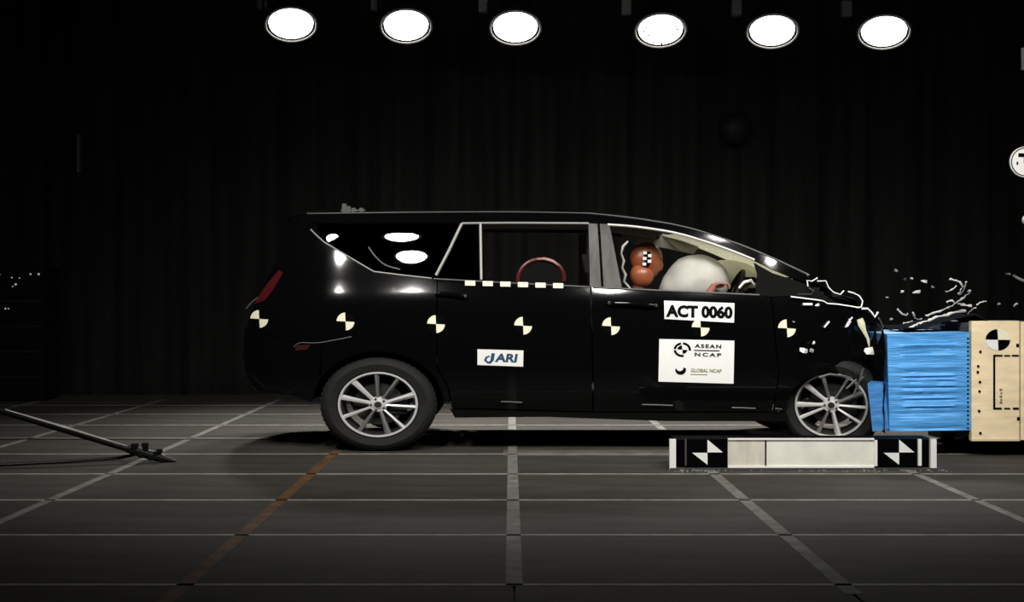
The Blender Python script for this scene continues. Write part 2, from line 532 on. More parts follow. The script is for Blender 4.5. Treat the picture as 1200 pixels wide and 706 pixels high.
RW = (443, 474)      # rear wheel centre px
FW = (976, 476)
TOP = catmull([(345, 252), (372, 249.5), (480, 248), (600, 247.5), (680, 249), (740, 255), (800, 265), (850, 280), (900, 300), (945, 321)], 4)
LOW = catmull([(372, 262), (480, 261), (541, 261), (690, 261.5), (714, 263), (760, 268), (800, 276), (850, 292), (885, 306), (915, 320), (948, 333)], 4)
RAIL = TOP + LOW[::-1]
QUARTER = [(345, 253), (371, 262.5), (376, 282), (438, 319.5), (506, 327), (512, 330), (511, 380)] + ell(*RW, 84, 70, 34.8, 2, 8) + ell(*RW, 77, 62, 2, 150, 20) + [(378, 403), (340, 400), (289, 384), (300, 352), (322, 310), (336, 275)]
BUMPER = [(289, 385), (340, 401), (377, 404), (374, 441)] + ell(*RW, 77, 62, 150, 178, 5) + [(362, 470), (340, 463), (300, 458), (291, 445), (287, 420)]
RDOOR = [(513, 330), (600, 334), (691, 337), (693, 400), (694, 482), (529, 478)] + ell(*RW, 86, 72, -4, 35, 6) + [(513, 428), (512.5, 380)]
FDOOR = [(693.5, 337), (780, 341), (885, 346), (903, 349), (908, 400), (912, 440), (904, 482), (696, 482), (695, 400)]
SILL = [(527, 479.5), (694, 483.5), (800, 484), (921, 483), (926, 494), (780, 494), (640, 489), (533, 490)]
FENDER = [(904.5, 349), (925, 348), (960, 353), (985, 359), (1008, 365), (1020, 372), (1014, 400), (1024, 420), (1031, 445)] + ell(FW[0], FW[1], 54, 39, 8, 186, 16) + [(912, 482), (906, 482), (913.5, 440), (909.5, 400)]
RCORNER = [(905, 320), (948, 334), (960, 342), (985, 357), (960, 352), (925, 347), (904, 348), (886, 345), (888, 322), (884, 308)]
QGLASS = [(374, 263.5), (480, 262), (539, 262), (508, 322), (505, 326), (440, 318), (378, 281)]
RGLASS = [(566, 263), (689, 263.5), (691, 335), (567, 330)]
RGLASS2 = [(541, 264), (561, 263), (562, 329), (514, 327)]
BPIL1 = [(689.5, 262), (700, 262.5), (704.5, 337), (691.5, 336.5)]
BPIL2 = [(703, 262.5), (714, 263), (729, 338.5), (707.5, 337.3)]

for far in (False, True):
    C(panel('quarter_panel', QUARTER, PAINT, far=far))
    C(panel('rear_bumper_side', BUMPER, PAINT, far=far))
    rd = C(panel('rear_door', RDOOR, PAINT, far=far))
    fd = C(panel('front_door', FDOOR, PAINT, far=far))
    C(panel('side_skirt', SILL, PLASTIC, off=-0.01, far=far))
    C(panel('front_fender', FENDER, PAINT, far=far, crump=0.03, step=(0.05, 0.05)))
    C(panel('roof_side_rail', RAIL, PAINT, far=far, thick=0.05))
    C(panel('windscreen_corner', RCORNER, DARK, off=-0.012, far=far))
    qw = C(panel('quarter_window', QGLASS, GLASS_T, off=-0.008, thick=0.005, far=far))
    under(panel('fixed_pane', RGLASS2, GLASS_T, off=-0.012, thick=0.005, far=far), rd)
    under(panel('pillar_cover', BPIL1, PILLAR, off=0.004, far=far), rd)
    under(panel('pillar_cover', BPIL2, PILLAR, off=0.004, far=far), fd)
    if not far:
        under(ribbon('window_trim', [(511, 323), (526, 294), (541, 262.5)], 0.0115, SATIN_M, curve=False), rd)
        under(ribbon('window_trim', [(541, 262), (600, 261.5), (690, 262)], 0.0085, SATIN_M), rd)
        under(ribbon('window_divider', [(563, 262), (564, 328)], 0.0105, SATIN_M, curve=False), rd)
        under(ribbon('belt_trim', [(508, 327), (600, 332), (690, 336.5)], 0.006, SATIN_D), rd)
        under(ribbon('belt_trim', [(695, 337), (780, 341), (890, 346)], 0.007, SATIN_D), fd)
        under(ribbon('window_trim', [(712, 263.5), (745, 266), (790, 273), (830, 284.5), (862, 296), (884, 305)], 0.0095, SATIN), fd)
        under(ribbon('quarter_trim', [(364, 269), (371, 276), (380, 284), (410, 302), (438, 318.5), (470, 322.5), (506, 326.5)], 0.006, SATIN_M, curve=False), qw)
        under(ribbon('glass_arc', [(432, 290), (440, 301), (452, 311), (469, 316)], 0.006, SATIN_D, off=0.004), qw)  # thin grey arc over the quarter window
C(sweep('roof', [p for p in TOP if p[0] <= 801], PAINT, crown=0.05, thick=0.03))
C(sweep('headliner', [(380, 258), (480, 256), (600, 255), (690, 256), (745, 261), (792, 270)], LINER, crown=0.03, inset=0.05, thick=0.01))
ws = C(sweep('windscreen', [p for p in TOP if p[0] >= 799], GLASS_S, crown=0.0, inset=0.02, thick=0.006, bulge=0.16, n=16))
tg = C(sweep('tailgate', [(345, 253), (341, 262), (324, 308), (312, 330), (300, 352), (290, 384)], PAINT, bulge=-0.10, inset=0.0))
under(sweep('rear_window', [(342, 264), (326, 306)], GLASS_T, bulge=-0.115, inset=0.12, thick=0.005), tg)
under(sweep('spoiler', [(352, 250), (344, 251), (338, 254), (344, 258)], PAINT, bulge=-0.12, inset=0.06, thick=0.01), tg)
rb = C(sweep('rear_bumper', [(289, 385), (287, 420), (291, 445), (300, 458)], PAINT, bulge=-0.12))
C(ribbon('roof_edge_strip', [(690, 250), (745, 256), (800, 265.5), (850, 280.5), (900, 300.5), (944, 321)], 0.0055, SATIN_D, off=0.004))  # thin grey strip along the roof edge
C(ribbon('roof_edge_strip', [(360, 250.5), (480, 249), (600, 248.5), (690, 250)], 0.0045, SATIN_D, off=0.004))
# roof antenna on the rear
an = boxobj('antenna_fin', 0, 0, 0, 0, 0, 0, PLASTIC) if False else None
bm = bmesh.new()
for (ax, az) in ((404, 241), (409, 244), (415, 246), (424, 246)):
    p = P(ax, az, 0.5)
    box(bm, p.x - 0.016, p.x + 0.016, 0.46, 0.54, p.z - 0.05, p.z + 0.012, None, 0.004)
p = P(410, 247, 0.5); box(bm, p.x - 0.06, p.x + 0.12, 0.45, 0.55, p.z - 0.045, p.z + 0.005)
C(bmobj('antenna_base', bm, SATIN_D))
# lamps at the back
RED = mat('tail_lamp_red', (0.06, 0.004, 0.006), 0.3, 0, 0.4, emit=(1, 0.02, 0.03), estr=0.0)
RED_D = mat('reflector_red', (0.03, 0.008, 0.008), 0.3)
tl = C(panel('tail_light', [(327, 317), (332, 320), (320, 340), (311, 352), (298, 357), (302, 349), (314, 332)], RED, off=0.012, thick=0.03, step=(0.05, 0.05)))
under(ribbon('lamp_trim', [(289, 362), (296, 354), (303, 349)], 0.006, SATIN_D, off=0.016), tl)
C(panel('tail_light', [(327, 317), (332, 320), (320, 340), (311, 352), (298, 357), (302, 349), (314, 332)], RED, off=0.012, thick=0.03, far=True))
br = C(panel('bumper_reflector', [(347, 405), (364, 404), (360, 410), (346, 411)], RED_D, off=0.008, thick=0.01))
C(ribbon('bumper_seam', [(344, 407), (352, 402), (374, 402), (412, 395)], 0.004, SATIN_D, off=0.003))
# door handles
for d, pts in ((rd, [(511, 343), (520, 344), (532, 345), (545, 347)]), (fd, [(714, 355), (730, 355.5), (745, 356), (768, 358)])):
    h = ribbon('door_handle', pts, [0.006] + [0.011] * (len(catmull(pts, 4)) - 2) + [0.006], PAINT, off=0.04, flat=1)
    C(h); h.parent = [o for o in car.children if o.name == d.name][0]; h.location = (0, 0, 0)
    for q in (pts[0], pts[-1]):
        m_ = tubeobj('handle_mount', [S(q[0], q[1], 0.04), S(q[0], q[1], -0.01)], 0.012, SATIN_D); under(m_, d)
# highlights on the side skirt, put in as short grey strips
for x0, x1, y in ((587, 612, 471), (752, 788, 474.5), (857, 885, 478), (908, 916, 479)):
    C(ribbon('skirt_highlight', [(x0, y), ((x0 + x1) / 2, y + 0.3), (x1, y + 1)], 0.0055, SATIN_D, off=0.012))

# ---- stickers
def facing(name, poly, m, off, part=None, thick=0.0012):
    o = panel(name, poly, m, off=off, thick=thick, step=(0.2, 0.06), smooth=False)
    return under(o, part) if part is not None else C(o)
def decal_text(name, body, px, py, fit, m, off, part, rot=0.0, shear=0.0, bold=0.0, spacing=1.0):
    me = text_mesh(name, body, 0.1, shear, bold, 0.0004, spacing)
    xs = [v.co.x for v in me.vertices]; zs = [v.co.y for v in me.vertices]
    k = (D + 0.02) / F
    fx, fz = fit[0] * k / (max(xs) - min(xs)), fit[1] * k / (max(zs) - min(zs))
    mx, mz = (max(xs) + min(xs)) / 2, (max(zs) + min(zs)) / 2
    c = S(px, py)
    cr, sr = math.cos(rot), math.sin(rot)
    for v in me.vertices:
        X, Z, T = (v.co.x - mx) * fx, (v.co.y - mz) * fz, v.co.z
        x, z = c.x + X * cr - Z * sr, c.z + X * sr + Z * cr
        v.co = (x, ys(x, z) - off - T, z)
    me.materials.clear(); me.materials.append(m)
    return under(link(bpy.data.objects.new(name, me)), part)
for (tx, ty) in ((304, 374), (405, 377), (511, 380), (613, 382), (716, 382.5), (821, 384), (922, 385)):
    rr = 10.5
    d = facing('target_sticker', ell(tx, ty, rr, rr, 0, 345, 23), BLACKF, 0.003)
    for a0 in (93, 273):
        facing('white_quadrant', [(tx, ty)] + ell(tx, ty, rr, rr, a0, a0 + 84, 8), CREAM, 0.0055, d)
for k in range(6):
    tx, ty = 551 + k * 20.6, 332 + k * 0.6
    under(panel('tape_mark', [(tx - 6, ty - 3), (tx + 6, ty - 2.8), (tx + 6, ty + 3), (tx - 6, ty + 2.8)], CREAM, off=0.014, thick=0.002), rd)
ROT = -math.radians(1.6)
pl = facing('number_plate', [(778, 352.5), (860.5, 355.5), (860, 378.5), (778.5, 374)], WHITE, 0.0075)
decal_text('plate_text', 'ACT 0060', 819.3, 365.4, (78, 15), INK, 0.0096, pl, rot=ROT, bold=0.0055)
sg = facing('sponsor_sheet', [(772.5, 397.5), (860.5, 399.5), (859.5, 450), (771.5, 447.5)], WHITE, 0.004)
cx_, cy_ = 799.5, 410
facing('emblem_ring', ell(cx_, cy_, 10.2, 8.6, 100, 175, 8) + ell(cx_, cy_, 7.4, 6.0, 175, 100, 8), INK, 0.0062, sg)
facing('emblem_ring', ell(cx_, cy_, 10.2, 8.6, 185, 280, 8) + ell(cx_, cy_, 7.4, 6.0, 280, 185, 8), INK, 0.0062, sg)
facing('emblem_ring', ell(cx_, cy_, 10.2, 8.6, -10, 85, 8) + ell(cx_, cy_, 7.4, 6.0, 85, -10, 8), INK, 0.0062, sg)
facing('emblem_quadrant', [(cx_, cy_)] + ell(cx_, cy_, 6.0, 5.0, 95, 175, 6), INK, 0.0062, sg)
facing('emblem_quadrant', [(cx_, cy_)] + ell(cx_, cy_, 6.0, 5.0, 275, 355, 6), INK, 0.0062, sg)
decal_text('sheet_text', 'ASEAN', 829.5, 406.0, (31, 4.6), INK, 0.0062, sg, rot=ROT, bold=0.003, spacing=1.25)
facing('sheet_rule', [(813, 410.2), (843, 410.8), (843, 412.0), (813, 411.4)], INK, 0.0062, sg)
decal_text('sheet_text', 'NCAP', 829.5, 416.0, (31, 4.4), INK, 0.0062, sg, rot=ROT, bold=0.003, spacing=1.4)
facing('crescent_mark', ell(797.5, 433.5, 6.4, 6.0, 180, 378, 14) + ell(796.5, 431.5, 4.2, 3.6, 12, -178, 10), INK, 0.0062, sg)
decal_text('sheet_text', 'GLOBAL NCAP', 827.5, 434.6, (36, 4.2), INK_G, 0.0062, sg, rot=ROT, bold=0.002)
facing('sheet_rule', [(809, 438.6), (829, 439.0), (829, 439.8), (809, 439.4)], INK_G, 0.0062, sg)
js = facing('institute_sticker', [(559.5, 409.5), (613.5, 411), (613, 430), (559.5, 428)], WHITE, 0.004)
for nm_, poly in (('letter_j', [(576, 414.2), (580, 414.2), (578.6, 422.5), (575, 426.3), (571.5, 426.2), (567.2, 422.6), (569, 418.5), (573.5, 416.6), (574, 418.3), (571, 419.7), (570, 422.3), (572.6, 424.2), (574.6, 422.5)]),):
    facing(nm_, poly, NAVY, 0.0062, js)
decal_text('sticker_text', 'ARI', 593.3, 419.6, (27, 10), NAVY, 0.0062, js, rot=ROT, shear=0.12, bold=0.004)

# ---- wheels
def wheel_mesh():
    R = 0.341
    out = {}
    bm = bmesh.new()
    lathe(bm, [(0.232, 0.02), (0.245, -0.004), (0.29, -0.018), (0.318, -0.006), (0.335, 0.02), (R, 0.05), (R, 0.16), (0.335, 0.19), (0.30, 0.215), (0.24, 0.21), (0.232, 0.19)], 56, 'Y', closed=True)
    out['tyre'] = (bm, RUBBER)
    bm = bmesh.new()
    for k in range(56):      # tread blocks
        a = 2 * PI * k / 56
        box(bm, R - 0.004, R + 0.0015, 0.03, 0.10, -0.013, 0.013, Matrix.Rotation(a, 4, 'Y'))
        box(bm, R - 0.004, R + 0.0015, 0.11, 0.18, -0.013, 0.013, Matrix.Rotation(a + 0.05, 4, 'Y'))
    out['tread'] = (bm, RUBBER)
    bm = bmesh.new()
    lathe(bm, [(0.236, 0.0), (0.233, -0.009), (0.224, -0.009), (0.219, 0.004), (0.228, 0.012)], 64, 'Y', closed=True)
    out['rim'] = (bm, ALLOY)
    bm = bmesh.new()
    lathe(bm, [(0.222, 0.004), (0.212, 0.02), (0.205, 0.03), (0.20, 0.16), (0.232, 0.20), (0.238, 0.19), (0.236, 0.01)], 56, 'Y', closed=True)
    out['rim_barrel'] = (bm, ALLOY_D)
    bm = bmesh.new()
    lathe(bm, [(0, 0.075), (0.15, 0.075), (0.15, 0.10), (0, 0.10)], 40, 'Y')
    box(bm, 0.06, 0.165, 0.06, 0.12, -0.07, 0.07)
    out['brake_disc'] = (bm, ALLOY_D)
    bm = bmesh.new()
    lathe(bm, [(0, 0.0), (0.026, 0.0), (0.030, 0.008), (0.052, 0.012), (0.058, 0.05), (0, 0.05)], 30, 'Y')
    out['hub'] = (bm, ALLOY)
    bm = bmesh.new()
    lathe(bm, [(0, -0.006), (0.018, -0.005), (0.024, 0.002), (0, 0.003)], 24, 'Y')
    out['hub_cap'] = (bm, ALLOY_D)
    bm = bmesh.new()
    secs = [(0.030, 0.011, 0.012, 0.03), (0.08, 0.009, 0.006, 0.028), (0.15, 0.0115, 0.000, 0.028), (0.222, 0.015, -0.004, 0.03)]
    rows = []
    for (r, hw, y0, y1) in secs:      # a ridge off-centre splits each spoke into a bright and a steep face
        rows.append([bm.verts.new(p) for p in ((r, y0 + 0.020, -hw), (r, y0, -hw * 0.15), (r, y0 + 0.003, hw * 0.75), (r, y0 + 0.018, hw), (r, y1, hw * 0.6), (r, y1, -hw * 0.6))])
    for a, b in zip(rows[:-1], rows[1:]):
        for k in range(6): bm.faces.new((a[k], a[(k + 1) % 6], b[(k + 1) % 6], b[k]))
    bm.faces.new(rows[0]); bm.faces.new(rows[-1])
    out['spoke'] = (bm, ALLOY)
    bm = bmesh.new()
    lathe(bm, [(0, 0.0), (0.007, 0.0), (0.008, 0.012), (0, 0.012)], 6, 'Y')
    out['wheel_nut'] = (bm, ALLOY_D)
    me = {}
    for k, (b, m) in out.items():
        bmesh.ops.recalc_face_normals(b, faces=b.faces)
        q = bpy.data.meshes.new(k); b.to_mesh(q); b.free(); q.materials.append(m); finish(q, k not in ('tread', 'spoke'), 40)
        me[k] = q
    return me
WM = wheel_mesh()
ALLOY_SH = mat('shaded_alloy', (0.17, 0.17, 0.165), 0.4, 0.2)  # darker copy of the alloy, shade put into the colour of some spokes
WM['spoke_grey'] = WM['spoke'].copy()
WM['spoke_grey'].materials[0] = ALLOY_SH
SHADED_SP = {92, 57, -74, -120, -112, 25, 60, 104}
REAR_SP = [131, 92, 57, 19, -5, -48, -74, -120, -156, 166]
FRONT_SP = [180, -154, -112, -78, -35, -4, 25, 60, 104, 138]
def wheel(px, py, y0, far=False, yaw=0.0, spokes=REAR_SP, tilt=0.0, sx=1.225):
    c = P(px, py, 0.04)
    wh = empty('wheel', (0, 0, 0))
    wh.location = (c.x, y0, c.z)
    wh.rotation_euler = (tilt, 0, yaw + (PI if far else 0))
    wh.scale = (sx, 1, 1)
    for k in ('tyre', 'tread', 'rim', 'rim_barrel', 'brake_disc', 'hub', 'hub_cap'):
        link(bpy.data.objects.new(k, WM[k]), wh)
    for k, a in enumerate(spokes):
        o = link(bpy.data.objects.new('spoke', WM['spoke_grey' if a in SHADED_SP else 'spoke']), wh)
        o.rotation_euler = (0, -math.radians(a), 0)
        if k % 3 == 0: o.scale = (1, 1, 1.4)
    for k in range(5):
        o = link(bpy.data.objects.new('wheel_nut', WM['wheel_nut']), wh)
        a = 2 * PI * k / 5 + 0.6
        o.location = (0.042 * math.cos(a), 0.002, -0.042 * math.sin(a))
    C(wh)
    return wh
wheel(443, 474.5, 0.03)
wheel(443, 474.5, CW - 0.03, far=True)
wheel(976, 476, 0.09, yaw=math.radians(-14), spokes=FRONT_SP, tilt=math.radians(5), sx=1.10)
wheel(976, 474.5, CW - 0.05, far=True)
# inner wheel arches
for cx0, cy0, rx in ((443, 474, 78), (976, 476, 62)):
    bm = bmesh.new()
    ps = ell(cx0, cy0, rx + 1, 63, 4, 176, 20)
    a = [bm.verts.new((wx(x, 0.05), 0.05 if cx0 < 600 else 0.12, wz(y, 0.05))) for x, y in ps]
    b = [bm.verts.new((wx(x, 0.05), 0.42, wz(y, 0.05))) for x, y in ps]
    for k in range(len(a) - 1): bm.faces.new((a[k], a[k + 1], b[k + 1], b[k]))
    bm.faces.new(b)
    C(bmobj('wheel_arch_liner', bm, DARK, smooth=False))
# ---- underbody, axle, interior
xa, xb = wx(530, 0.1), wx(905, 0.1)
C(boxobj('underbody', xa, xb, 0.12, CW - 0.12, 0.27, 0.42, DARK, bev=0.02))
C(boxobj('rear_floor', wx(300, .1), xa, 0.43, CW - 0.43, 0.40, 0.50, DARK, bev=0.02))
C(tubeobj('rear_axle', [(wx(443, .1), 0.15, 0.34), (wx(443, .1), CW - 0.15, 0.34)], 0.05, DARK))
bm = bmesh.new(); tube(bm, [(wx(370, .9), 1.1, 0.36), (wx(500, .9), 1.1, 0.33), (wx(700, .9), 1.0, 0.25), (wx(900, .9), 0.95, 0.25)], 0.035, 8)
C(bmobj('exhaust_pipe', bm, DARK))
def seat(name, px0, Yc, wdt, back_top=322, head=True):
    c0 = P(px0, 450, Yc)
    root = empty(name, (0, 0, 0))
    bm = bmesh.new(); box(bm, c0.x - 0.05, c0.x + 0.50, Yc - wdt / 2, Yc + wdt / 2, 0.52, 0.72, None, 0.05)
    bmobj('seat_cushion', bm, SEAT, root)
    zt = wz(back_top, Yc)
    M = Matrix.Translation((c0.x, 0, 0.66)) @ Matrix.Rotation(math.radians(-12), 4, 'Y')
    bm = bmesh.new(); box(bm, -0.16, 0.0, Yc - wdt / 2, Yc + wdt / 2, 0, zt - 0.66, M, 0.05)
    bmobj('seat_back', bm, SEAT, root)
    if head:
        bm = bmesh.new(); box(bm, -0.13, -0.02, Yc - 0.14, Yc + 0.14, zt - 0.66 + 0.02, zt - 0.66 + 0.23, M, 0.04)
        bmobj('headrest', bm, SEAT, root)
    return C(root)
seat('front_seat', 728, 0.47, 0.50)
seat('front_seat', 728, 1.36, 0.50)
seat('rear_seat', 572, 0.92, 1.40, 335, False)
C(boxobj('dashboard', wx(875, .9), wx(940, .9), 0.16, CW - 0.16, 0.95, wz(338, .9), PLASTIC, bev=0.03))
bm = bmesh.new()
pr = [(0.19 + 0.016 * math.cos(a), 0.016 * math.sin(a)) for a in [2 * PI * k / 8 for k in range(8)]]
sw = P(858, 345, 0.47)
MS = Matrix.Translation(sw) @ Matrix.Rotation(math.radians(-65), 4, 'Y')
lathe(bm, pr, 28, 'Z', closed=True, M=MS)
for a in (0, 2 * PI / 3, 4 * PI / 3):
    tube(bm, [MS @ Vector((0, 0, -0.01)), MS @ Vector((0.19 * math.cos(a), 0.19 * math.sin(a), 0))], 0.014, 6)
C(bmobj('steering_wheel', bm, PLASTIC))
AIRB = mat('airbag_cloth', (0.50, 0.49, 0.44), 0.85, vary=0.08, vscale=10)
bm = bmesh.new()
def afn(d, p):
    k = 1 + 0.05 * noise.noise(d * 3)
    q = p * k
    q.x -= max(0, -d.z + 0.3) * 0.10 * (1 if d.x < 0 else 0)
    return q
ac = P(817, 330, 0.47)
sphere(bm, ac, (0.235, 0.27, 0.20), 32, 20, afn)
ab = C(bmobj('airbag', bm, AIRB, smooth=True, angle=80))
bm = bmesh.new()
hp = [(722, 269), (760, 270), (800, 279), (819, 289), (813, 298), (780, 291), (736, 284)]
f_ = bm.faces.new([bm.verts.new(P(x, y, 1.60)) for x, y in hp])
r_ = bmesh.ops.extrude_face_region(bm, geom=[f_])
for g in r_['geom']:
    if isinstance(g, bmesh.types.BMVert): g.co.y += 0.03
C(bmobj('head_lining_side', bm, LINER, smooth=False))
bm = bmesh.new()
pc = P(852, 335, 1.25)
sphere(bm, pc, (0.31, 0.27, 0.205), 32, 20, lambda d, p: p * (1 + 0.08 * noise.noise(d * 2.5 + Vector((4, 2, 1)))))
C(bmobj('passenger_airbag', bm, mat('passenger_airbag_cloth', (0.80, 0.79, 0.66), 0.85, vary=0.1, vscale=8), smooth=True, angle=80))
# seat-belt strap and far door trim inside the driver window
C(tubeobj('seat_belt', [P(736, 283, 0.3), P(730, 289, 0.3), P(728, 297, 0.3), P(731, 306, 0.3), P(729, 314, 0.3), P(733, 322, 0.3), P(731, 330, 0.3), P(738, 338, 0.3)], [0.008, 0.012, 0.007, 0.011, 0.008, 0.013, 0.01, 0.01], SATIN))
mr_ = C(boxobj('rear_view_mirror', wx(866, .9), wx(884, .9), 0.80, 1.04, wz(333, .9), wz(325, .9), PLASTIC, bev=0.01))
C(tubeobj('broken_trim', [P(866, 338, 0.25), P(872, 331, 0.25), P(880, 329, 0.25), P(884, 334, 0.25)], [0.008, 0.012, 0.014, 0.008], SHARD))

# ---- crushed front
fw = C(sweep('crumpled_hood', [(935, 326), (948, 331), (958, 335), (968, 334), (978, 344), (990, 346), (1002, 350), (1012, 362), (1022, 368), (1038, 378)], PAINT, jag=0.035, thick=0.006, n=22, inset=0.06, seed=3))
for pts, r in (([(946, 336), (945, 329), (951, 330), (957, 326), (957, 330), (967, 329.5), (970, 337), (976, 343), (984, 345.5), (988, 341)], 0.0055),
               ([(993, 342), (1000, 344), (1006, 347), (1010, 353), (1008.5, 360), (1003, 361)], 0.006),
               ([(926, 348), (955, 351.5), (964, 353), (969, 356), (982, 357), (998, 359.5), (1006, 361)], 0.0055),
               ([(1009, 362), (1016, 362), (1021, 367), (1024, 372), (1028, 366)], 0.008),
               ([(934, 345), (950, 345), (953, 341), (947, 338)], 0.005),
               ([(940, 357), (951, 357)], 0.010),
               ([(965, 384), (971, 377)], 0.008), ([(992, 383), (996, 377), (994, 374)], 0.006),
               ([(998, 372), (993, 378), (990, 384)], 0.006),
               ([(1029, 373), (1034, 383), (1031, 392), (1028, 397)], 0.006)):
    under(tubeobj('lit_torn_edge', [S(*p, 0.02) for p in pts], r, SHARD if len(pts) != 4 else SATIN_D, None, 6), fw)  # light on the buckled hood edges is put in as pale strips
fe = C(bmobj('front_end_wreck', (lambda b: (sphere(b, (wx(1012, 0.6), 0.75, wz(435, 0.6)), (0.24, 0.62, 0.36), 40, 26, lambda d, p: p * (1 + 0.22 * noise.noise(d * 3.3) + 0.14 * noise.noise(d * 9))), b)[1])(bmesh.new()), SHARD_D, smooth=False))
bm = bmesh.new()
rows = []
for j in range(15):
    row = []
    for i in range(19):
        v = Vector((wx(1040.5, -0.27) - 0.022, -0.285 + 0.95 * i / 18, 0.17 + (0.66 + 0.06 * math.sin(i * 1.7)) * j / 14))
        q = noise.noise_vector(Vector((v.x * 6, v.y * 8, v.z * 8))) + 0.5 * noise.noise_vector(Vector((v.x, v.y * 19, v.z * 19)))
        v.x -= abs(q.x) * 0.03; v.z += q.z * 0.02
        row.append(bm.verts.new(v))
    rows.append(row)
for a_, b_ in zip(rows[:-1], rows[1:]):
    for k in range(18): bm.faces.new((a_[k], a_[k + 1], b_[k + 1], b_[k]))
bmesh.ops.solidify(bm, geom=bm.faces[:], thickness=0.008)
C(bmobj('crushed_bumper_cover', bm, DARK, smooth=False))
PALE = mat('broken_lamp_plastic', (0.75, 0.72, 0.50), 0.35, vary=0.2)
hl = C(tubeobj('headlamp_shard', [S(*p, 0.015) for p in ((1007, 374), (1009, 380), (1012, 388), (1016, 396), (1019, 406))], [0.022, 0.026, 0.016, 0.010, 0.012], PALE, None, 6, 0.5))
def shardlump(name, px, py, Y, s, m, seed):
    random.seed(seed)
    bm = bmesh.new()
    vs_ = [bm.verts.new(P(px, py, Y) + Vector((random.uniform(-1, 1) * s[0], random.uniform(-1, 1) * 0.02, random.uniform(-1, 1) * s[1]))) for _ in range(9)]
    bmesh.ops.convex_hull(bm, input=vs_)
    for v in [v for v in bm.verts if not v.link_faces]: bm.verts.remove(v)
    return bmobj(name, bm, m, smooth=False)
under(shardlump('lamp_fragment', 1019, 411, 0.0, (0.04, 0.03), WHITE, 1), hl)
under(shardlump('lamp_fragment', 942, 410, -0.02, (0.032, 0.028), SHARD, 2), hl)
under(shardlump('lamp_fragment', 952, 411, -0.02, (0.018, 0.02), SHARD, 3), hl)
under(shardlump('lamp_fragment', 953, 402, -0.02, (0.014, 0.02), SHARD, 4), hl)
under(shardlump('lamp_fragment', 1030, 410, 0.0, (0.015, 0.03), SHARD, 5), hl)
under(shardlump('lamp_fragment', 930, 378, -0.01, (0.012, 0.012), SHARD, 6), hl)
under(shardlump('lamp_fragment', 1003, 438, -0.02, (0.03, 0.012), SHARD_D, 8), hl)
for pts in ([(1012, 442), (1003, 452), (1008, 458)], [(1004, 445), (992, 456)], [(1012, 432), (1008, 445), (1001, 462)], [(960, 443), (972, 439), (990, 441), (998, 444)]):
    under(tubeobj('arch_trim_strip', [P(*p, 0.0) for p in pts], 0.008, SATIN_D, None, 6, 0.5), hl)

def Z1(p, Y): return P(1030 + p[0] / 7.06, 300 + p[1] / 7.06, Y)
hm = C(sweep('hood_remnant', [(1050, 386), (1070, 382), (1090, 377), (1110, 371), (1124, 369), (1134, 376), (1136, 386)], SHARD_D, jag=0.03, thick=0.006, n=8, seed=9, wid=(-0.05, 0.55)))
strips = [([(590, 195), (640, 202), (685, 235), (680, 280), (660, 310)], 0.012), ([(722, 215), (712, 262), (690, 300), (668, 325)], 0.010),
          ([(755, 285), (735, 315), (690, 350), (640, 392)], 0.016), ([(640, 392), (590, 425), (530, 445), (450, 478), (385, 498)], 0.010),
          ([(650, 395), (700, 405), (765, 412)], 0.011), ([(415, 530), (500, 500), (560, 490), (620, 465), (720, 452)], 0.015),
          ([(235, 603), (300, 575), (340, 555), (420, 530)], 0.010), ([(800, 428), (760, 455), (730, 490)], 0.009),
          ([(810, 402), (850, 385), (885, 380)], 0.008), ([(155, 440), (185, 475), (215, 492), (240, 475)], 0.009),
          ([(283, 470), (295, 510), (320, 525), (355, 525)], 0.008), ([(555, 297), (600, 280), (645, 252)], 0.008),
          ([(560, 378), (600, 370), (625, 390)], 0.010), ([(475, 555), (510, 575), (550, 570)], 0.011), ([(560, 535), (590, 540)], 0.011),
          ([(620, 575), (650, 600), (675, 622)], 0.007), ([(200, 560), (240, 548), (285, 535)], 0.006), ([(740, 520), (730, 530)], 0.012), ([(340, 600), (400, 605), (480, 608)], 0.006)]
random.seed(4)
for k, (pts, r) in enumerate(strips):
    Y = 0.05 + 0.25 * random.random()
    fine = catmull(pts, 3) if len(pts) > 2 else pts
    w_ = [Z1((p[0] + random.uniform(-5, 5), p[1] + random.uniform(-5, 5)), Y + 0.012 * i) for i, p in enumerate(fine)]
    under(tubeobj('torn_strip', w_, [r * random.uniform(0.3, 0.95) for _ in w_], SHARD, None, 6, 0.5), hm)

# ================================================================== DUMMIES
SKIN_D = mat('dummy_vinyl', (0.27, 0.075, 0.03), 0.36, 0, 0.5, vary=0.25, vscale=12)
SUIT = mat('dummy_suit', (0.10, 0.025, 0.02), 0.8)
hd = P(757, 305, 0.47)
dum = empty('crash_test_dummy', (hd.x - 0.10, 0.47, 0.72), 'brown vinyl crash test dummy in the driver seat, head leaning into the airbag', 'dummy')
DL = dum.location.copy()
def skin_body(name, verts, edges, radii, m, parent, loc):
    me = bpy.data.meshes.new(name)
    me.from_pydata([tuple(Vector(v) - loc) for v in verts], edges, [])
    o = bpy.data.objects.new(name, me); link(o, parent)
    md = o.modifiers.new('skin', 'SKIN'); md.use_smooth_shade = True
    sv = me.skin_vertices[0].data
    for i, r in enumerate(radii): sv[i].radius = (r, r * 1.15)
    sv[0].use_root = True
    sd = o.modifiers.new('sub', 'SUBSURF'); sd.levels = 2; sd.render_levels = 2
    me.materials.append(m)
    return o
hx = hd.x
